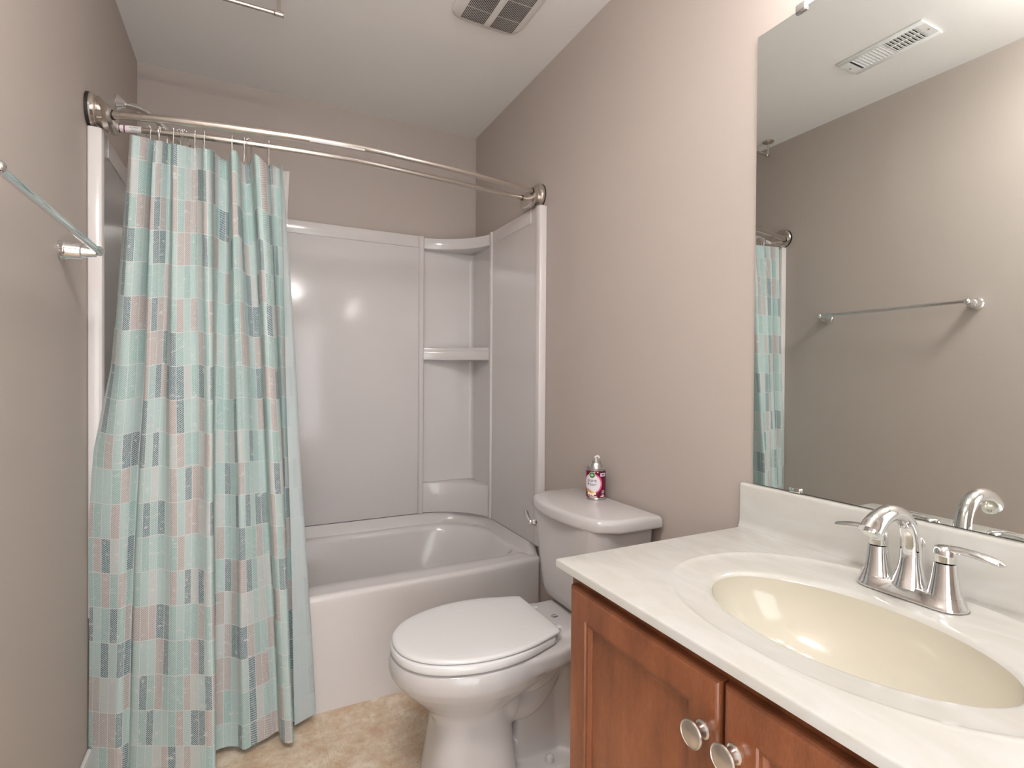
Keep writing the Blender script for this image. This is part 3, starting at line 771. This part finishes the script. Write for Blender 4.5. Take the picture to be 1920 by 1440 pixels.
# ------------------------------------------------------------------ toilet
TY = 1.408
toi = thing('toilet', 'white two-piece toilet with closed lid between bathtub and vanity', 'toilet', (1.15, TY, 0))
def egg(xt, xb, hw, z, n=48, bw=0.6, xc=None):
    """egg outline: front tip at xt, rounded-square back at xb"""
    out = []; xm = xt + (xb-xt)*0.46 if xc is None else xc
    for k in range(n):
        t = 2*PI*k/n; c, s = math.cos(t), math.sin(t)
        if c >= 0:   # towards the back
            e = 3.0
            x = xm + (xb-xm)*abs(c)**(2/e); y = hw*math.copysign(abs(s)**(2/2.3), s)*(1-(1-bw)*((x-xm)/(xb-xm))**1.8)
        else:
            x = xm - (xm-xt)*abs(c); y = hw*math.copysign(abs(s)**(1.0), s)
        out.append(Vector((x, TY+y, z)))
    return out
a = bmesh.new()
# bowl: rim down to the throat
loft(a, [egg(.766, 1.275, .180, .401), egg(.760, 1.285, .186, .394), egg(.756, 1.29, .190, .375), egg(.759, 1.29, .188, .350), egg(.776, 1.28, .176, .325), egg(.802, 1.25, .152, .297), egg(.832, 1.20, .126, .268), egg(.860, 1.15, .104, .240), egg(.88, 1.12, .09, .20)])
# front column
def foot(x0, x1, hw, z, e=3.2, n=48):
    out = []
    for k in range(n):
        t = 2*PI*k/n; c, s = math.cos(t), math.sin(t)
        out.append(Vector(((x0+x1)/2+(x1-x0)/2*math.copysign(abs(c)**(2/e), c), TY+hw*math.copysign(abs(s)**(2/e), s), z)))
    return out
loft(a, [foot(.850, 1.122, .115, .0), foot(.853, 1.120, .113, .02), foot(.866, 1.112, .106, .10), foot(.879, 1.102, .099, .18), foot(.889, 1.094, .094, .235), foot(.894, 1.088, .09, .27)])
# trapway
tw = spline([(1.02, TY, .26), (1.10, TY, .215), (1.155, TY, .205), (1.20, TY, .245), (1.235, TY, .30), (1.27, TY, .315), (1.305, TY, .27), (1.315, TY, .19), (1.315, TY, .10), (1.315, TY, .03)], 5)
tube(a, tw, [(.085, .072)]*6+[(.078, .064)]*(len(tw)-6), 24)
tube(a, spline([(1.05, TY, .32), (1.14, TY, .30), (1.20, TY, .33), (1.24, TY, .38)], 5), [(.13, .06)]*16, 24)
# base foot and deck
loft(a, [foot(.92, 1.40, .130, 0, 5), foot(.92, 1.40, .128, .016, 5), foot(.925, 1.395, .122, .026, 5), foot(.94, 1.38, .105, .029, 5)])
loft(a, [foot(1.10, 1.34, .050, .02, 4), foot(1.12, 1.33, .040, .09, 4), foot(1.14, 1.34, .035, .2, 4), foot(1.18, 1.40, .05, .33, 4)])
dk = lambda d, z: [Vector((x, TY+y, z)) for x, y in [(1.06+d, .176-d), (1.12, .178-d), (1.20, .170-d), (1.27, .150-d), (1.34, .136-d), (1.47-d, .126-d), (1.47-d, -.126+d), (1.34, -.136+d), (1.27, -.150+d), (1.20, -.170+d), (1.12, -.178+d), (1.06+d, -.176+d)]]
loft(a, [dk(.03, .340), dk(.008, .348), dk(.0, .358), dk(.0, .390), dk(.006, .400)])
loft(a, [foot(1.10, 1.47, .086, .335, 6), foot(1.09, 1.478, .100, .36, 6), foot(1.085, 1.485, .112, .385, 6), foot(1.20, 1.485, .113, .404, 6), foot(1.235, 1.48, .108, .416, 6)])
bowl = obj('bowl', a, 'porcelain', toi, angle=180)
rm = bowl.modifiers.new('remesh', 'REMESH'); rm.mode = 'VOXEL'; rm.voxel_size = 0.0055; rm.use_smooth_shade = True
sm = bowl.modifiers.new('smooth', 'SMOOTH'); sm.factor = 0.5; sm.iterations = 9
for sg in (1, -1):
    a = bmesh.new(); lathe(a, [(0.0135, 0), (0.0130, 0.012), (0.0115, 0.020), (0.007, 0.0245), (0.002, 0.0258)], (1.212, TY+sg*.084, .024), (0, 0, 1), 24); obj('bolt_cap', a, 'porcelain', toi)
# seat and lid
def lid_out(d, z, xt=.766, xb=1.222, hw=.179):
    pts = []
    prof = [(0, 0.0), (.006, .045), (.020, .078), (.045, .110), (.080, .137), (.13, .160), (.19, .175), (.25, .179), (.31, .174), (.36, .163), (.405, .148), (.43, .139), (.447, .132), (.4545, .122), (.456, .108)]
    Lx = xb-xt
    for x, y in prof: pts.append((xt+x*Lx/.456, y*hw/.179))
    full = [(x, TY+y) for x, y in pts] + [(x, TY-y) for x, y in reversed(pts[1:])]
    P = [Vector((x, y, 0)) for x, y in spline2(full)]
    cx, cy = (xt+xb)/2, TY
    return [Vector((cx+(p.x-cx)*(1-d/.22), cy+(p.y-cy)*(1-d/.16), z)) for p in P]
def spline2(pts):
    n = len(pts); out = []
    for i in range(n):
        a_, b_, c_, d_ = [Vector(pts[(i+k) % n]) for k in (-1, 0, 1, 2)]
        for k in range(3):
            t = k/3; q = 0.5*((2*b_)+(c_-a_)*t+(2*a_-5*b_+4*c_-d_)*t*t+(3*b_-a_-3*c_+d_)*t**3); out.append((q.x, q.y))
    return out
a = bmesh.new(); k = dict(xt=.762, xb=1.205, hw=.184)
loft(a, [lid_out(.008, .4035, **k), lid_out(.001, .405, **k), lid_out(0, .407, **k), lid_out(0, .4225, **k), lid_out(.002, .4255, **k), lid_out(.008, .427, **k)]); obj('seat', a, 'seat', toi, angle=50)
a = bmesh.new()
loft(a, [lid_out(.006, .4285), lid_out(.001, .4295), lid_out(0, .4315), lid_out(.0008, .4355), lid_out(.004, .4385), lid_out(.010, .4402), lid_out(.03, .4412), lid_out(.08, .4422), lid_out(.15, .4425)]); obj('seat_lid', a, 'seat', toi, angle=60)
for sg in (1, -1):
    a = bmesh.new(); prism(a, rrect(1.205, 1.256, TY+sg*.073-.011, TY+sg*.073+.011, .008, 5, 2), .4100, .4190, .003); obj('hinge', a, 'seat', toi)
# maker's mark on the deck
a = bmesh.new(); mc = Vector((1.272, 1.400, .4166))
tube(a, [mc+Vector((.0105*math.cos(t), .0085*math.sin(t), 0)) for t in [0.9+4.6*k/20 for k in range(21)]], 0.0010, 6)
tube(a, [mc+Vector((-.006, -.003, 0)), mc+Vector((.004, -.002, 0)), mc+Vector((.009, -.006, 0))], 0.0011, 6)
obj('emblem', a, 'ink', toi)
# tank
def tk(x0, x1, hw, z, rf=.055, rb=.02): return [Vector((x, y, z)) for x, y in rrect(x0, x1, TY-hw, TY+hw, (rf, rb, rb, rf), 8, 6)]
a = bmesh.new()
loft(a, [tk(1.345, 1.495, .125, .4175, .05), tk(1.325, 1.50, .150, .424, .055), tk(1.314, 1.503, .163, .437, .06), tk(1.308, 1.504, .170, .46, .06), tk(1.302, 1.505, .176, .52, .06), tk(1.294, 1.506, .187, .62, .06), tk(1.285, 1.507, .197, .715, .06), tk(1.285, 1.507, .197, .722, .06)])
obj('tank', a, 'porcelain', toi, angle=60)
def lido(s, z):
    half = [(1.512, .222), (1.40, .2225), (1.366, .222), (1.356, .2195), (1.347, .2155), (1.310, .1975), (1.302, .192), (1.296, .185), (1.284, .150), (1.273, .10), (1.267, .05), (1.265, 0)]
    full = [(x, TY+y) for x, y in half] + [(x, TY-y) for x, y in reversed(half[:-1])]
    cx, cy = 1.40, TY
    return [Vector((cx+(x-cx)*(1-s/.12), cy+(y-cy)*(1-s/.22), z)) for x, y in full]
a = bmesh.new()
loft(a, [lido(.010, .718), lido(.004, .7185), lido(.001, .721), lido(0, .726), lido(.001, .744), lido(.004, .7515), lido(.009, .7555), lido(.016, .7572)]); tl = obj('tank_lid', a, 'porcelain', toi, angle=45)
a = bmesh.new()
lathe(a, [(0.014, 0), (0.014, .004), (0.011, .008), (0.0095, .016), (0.006, .020)], (1.290, TY+.150, .672), (-1, 0.25, 0), 20)
sphere(a, (1.272, TY+.153, .672), 0.0105, 16, 10)
tube(a, spline([(1.272, TY+.153, .673), (1.270, TY+.164, .681), (1.271, TY+.176, .690), (1.273, TY+.186, .698), (1.2735, TY+.1875, .6992)], 4), [(.0065, .0055)]*4+[(.0075, .0055)]*4+[(.0085, .0055)]*8+[(.0075, .0045)], 12)
obj('flush_lever', a, 'chrome', toi)

# ------------------------------------------------------------------ air freshener can on the tank lid
CX_, CY_, CZ_ = 1.4625, 1.452, 0.7574
RC = 0.0325
can = thing('spray_can', 'maroon air freshener refill can with white nozzle on the toilet tank lid', 'spray can', (CX_, CY_, CZ_))
a = bmesh.new()
lathe(a, [(0.030, 0), (RC+.0006, .0012), (RC+.0006, .004), (RC-.0002, .006), (RC-.0002, .098), (RC+.0004, .1005), (RC+.0004, .1035), (RC-.003, .1035), (RC-.0045, .101), (RC-.0085, .103), (RC-.0095, .108), (RC-.013, .116), (RC-.0165, .1205), (RC-.0165, .1245), (RC-.018, .126), (RC-.020, .125), (.004, .1235)], (CX_, CY_, CZ_), (0, 0, 1), 48)
obj('body', a, 'can', can, angle=30)
A0 = math.atan2(-CY_, 0.412-CX_)
def cyl(x, y, r=RC): t = A0+x/RC; return Vector((CX_+r*math.cos(t), CY_+r*math.sin(t), CZ_+y))
a = bmesh.new()
loft(a, [[cyl(2*PI*RC*k/64, z, RC+d) for k in range(64)] for z, d in ((.007, 0), (.0072, .0004), (.0955, .0004), (.0958, 0))], False, False)
lab = obj('label_wrap', a, 'maroon', can); lab['label'] = 'maroon printed label'
def disc(name, x, y, r, mat, d, parent, r_in=0.0, sy=1.0):
    a = bmesh.new(); n = 40; rings = 6
    R = [[cyl(x+(r_in+(r-r_in)*q/rings)*math.cos(2*PI*k/n), y+sy*(r_in+(r-r_in)*q/rings)*math.sin(2*PI*k/n), RC+d) for k in range(n)] for q in range(0 if r_in else 1, rings+1)]
    loft(a, R, not r_in, False); return obj(name, a, mat, parent, smooth=False)
def bar(name, x, y, w, h, mat, d, parent):
    a = bmesh.new(); n = 8
    R = [[cyl(x-w/2+w*k/n, yy, RC+d) for k in range(n+1)] for yy in (y-h/2, y+h/2)]
    loft(a, R, False, False, closed=False); return obj(name, a, mat, parent, smooth=False)
ox, oy = -.0135, .054
disc('pink_ring', ox+.002, oy, .0335, 'pink', .0006, lab)
disc('white_disc', ox, oy, .0300, 'lilac', .0008, lab)
disc('logo_rim', ox+.001, oy+.0285, .0105, 'lilac', .0010, lab)
disc('logo_disc', ox+.001, oy+.0285, .0092, 'green', .0012, lab)
disc('logo_heart', ox+.001, oy+.0285, .0052, 'lime', .0014, lab, sy=0.9)
disc('logo_centre', ox+.001, oy+.0292, .0019, 'green', .0016, lab, sy=0.7)
text_mesh('pure', .0175, 'ink', 'brand_text', lab, lambda x, y: cyl(ox+.000+x, oy+.0105+y, RC+.0011))
for (x, y, w, h) in ((.004, -.002, .024, .0018), (.003, -.0065, .018, .0011), (-.0135, -.002, .006, .0045)): bar('small_print', ox+x, oy+y, w, h, 'ink', .0011, lab)
bar('white_tag', .0255, .0835, .0215, .0105, 'lilac', .0008, lab); bar('tag_print', .0255, .0835, .014, .0045, 'ink', .0010, lab)
for (x, y, r, m_) in ((-.028, .030, .0062, 'peach'), (-.020, .0275, .0058, 'peach'), (-.024, .022, .0045, 'cream_p'), (-.0125, .0245, .0058, 'yellow'), (-.009, .018, .0040, 'cream_p'), (-.017, .0185, .0040, 'cream_p'), (-.003, .0215, .0042, 'cream_p'), (-.0265, .0185, .0035, 'cream_p')):
    disc('flower_print', x, y, r, m_, .0012+random.random()*.0004, lab)
for (x, y, w, h) in ((-.012, .0118, .030, .0018), (-.008, .0085, .026, .0013), (.026, .030, .010, .0016), (.025, .0265, .012, .0014), (.026, .0228, .010, .0014), (.025, .016, .010, .0022), (.024, .0118, .016, .0032), (-.004, .0925, .006, .002), (.006, .0918, .005, .002)): bar('small_print', x, y, w, h, 'cream_p', .0008, lab)
a = bmesh.new(); lathe(a, [(.0035, .123), (.0028, .128), (.0026, .136), (.0045, .1365)], (CX_, CY_, CZ_), (0, 0, 1), 16)
tube(a, spline([(CX_-.0045, CY_+.001, CZ_+.1365), (CX_-.002, CY_, CZ_+.1395), (CX_+.002, CY_-.003, CZ_+.1420), (CX_+.005, CY_-.006, CZ_+.1415), (CX_+.0065, CY_-.0075, CZ_+.1385), (CX_+.006, CY_-.007, CZ_+.1350)], 4), .0028, 10)
obj('nozzle', a, 'sticker', can)

# ------------------------------------------------------------------ vanity lamp and an added fill lamp (above and behind the view)
vl = thing('vanity_light', 'three-light vanity fixture with frosted glass shades above the mirror', 'wall lamp', (W, 0.49, 2.19))
a = bmesh.new(); box(a, W-.022, W-.001, 0.235, 0.745, 2.16, 2.24, .006); obj('backplate', a, 'fixture', vl)
for y in (0.29, 0.49, 0.69):
    a = bmesh.new(); tube(a, spline([(W-.02, y, 2.20), (W-.07, y, 2.215), (W-.105, y, 2.20), (W-.11, y, 2.175)], 4), .007, 10); obj('arm', a, 'fixture', vl)
    a = bmesh.new(); lathe(a, [(.02, 0), (.032, -.02), (.045, -.06), (.055, -.10), (.052, -.102), (.01, -.103)], (W-.11, y, 2.178), (0, 0, 1), 24); obj('shade', a, 'lampglass', vl)
cl = thing('ceiling_fill_lamp', 'added unseen fill lamp, a round frosted bowl close under the ceiling near the door', 'fill lamp', (0.42, 0.38, H))  # added out of view to imitate flash light bounced off the ceiling
a = bmesh.new(); lathe(a, [(.06, 0.0005), (.06, .012), (.05, .02), (.008, .024), (.008, .10), (.02, .104), (.02, .108)], (0.42, 0.38, H), (0, 0, -1), 32); obj('stem', a, 'fixture', cl)
a = bmesh.new(); lathe(a, [(.02, .096), (.145, .098), (.15, .104), (.142, .125), (.11, .15), (.06, .166), (.01, .17)], (0.42, 0.38, H), (0, 0, -1), 40); obj('fill_bowl', a, 'dome', cl)
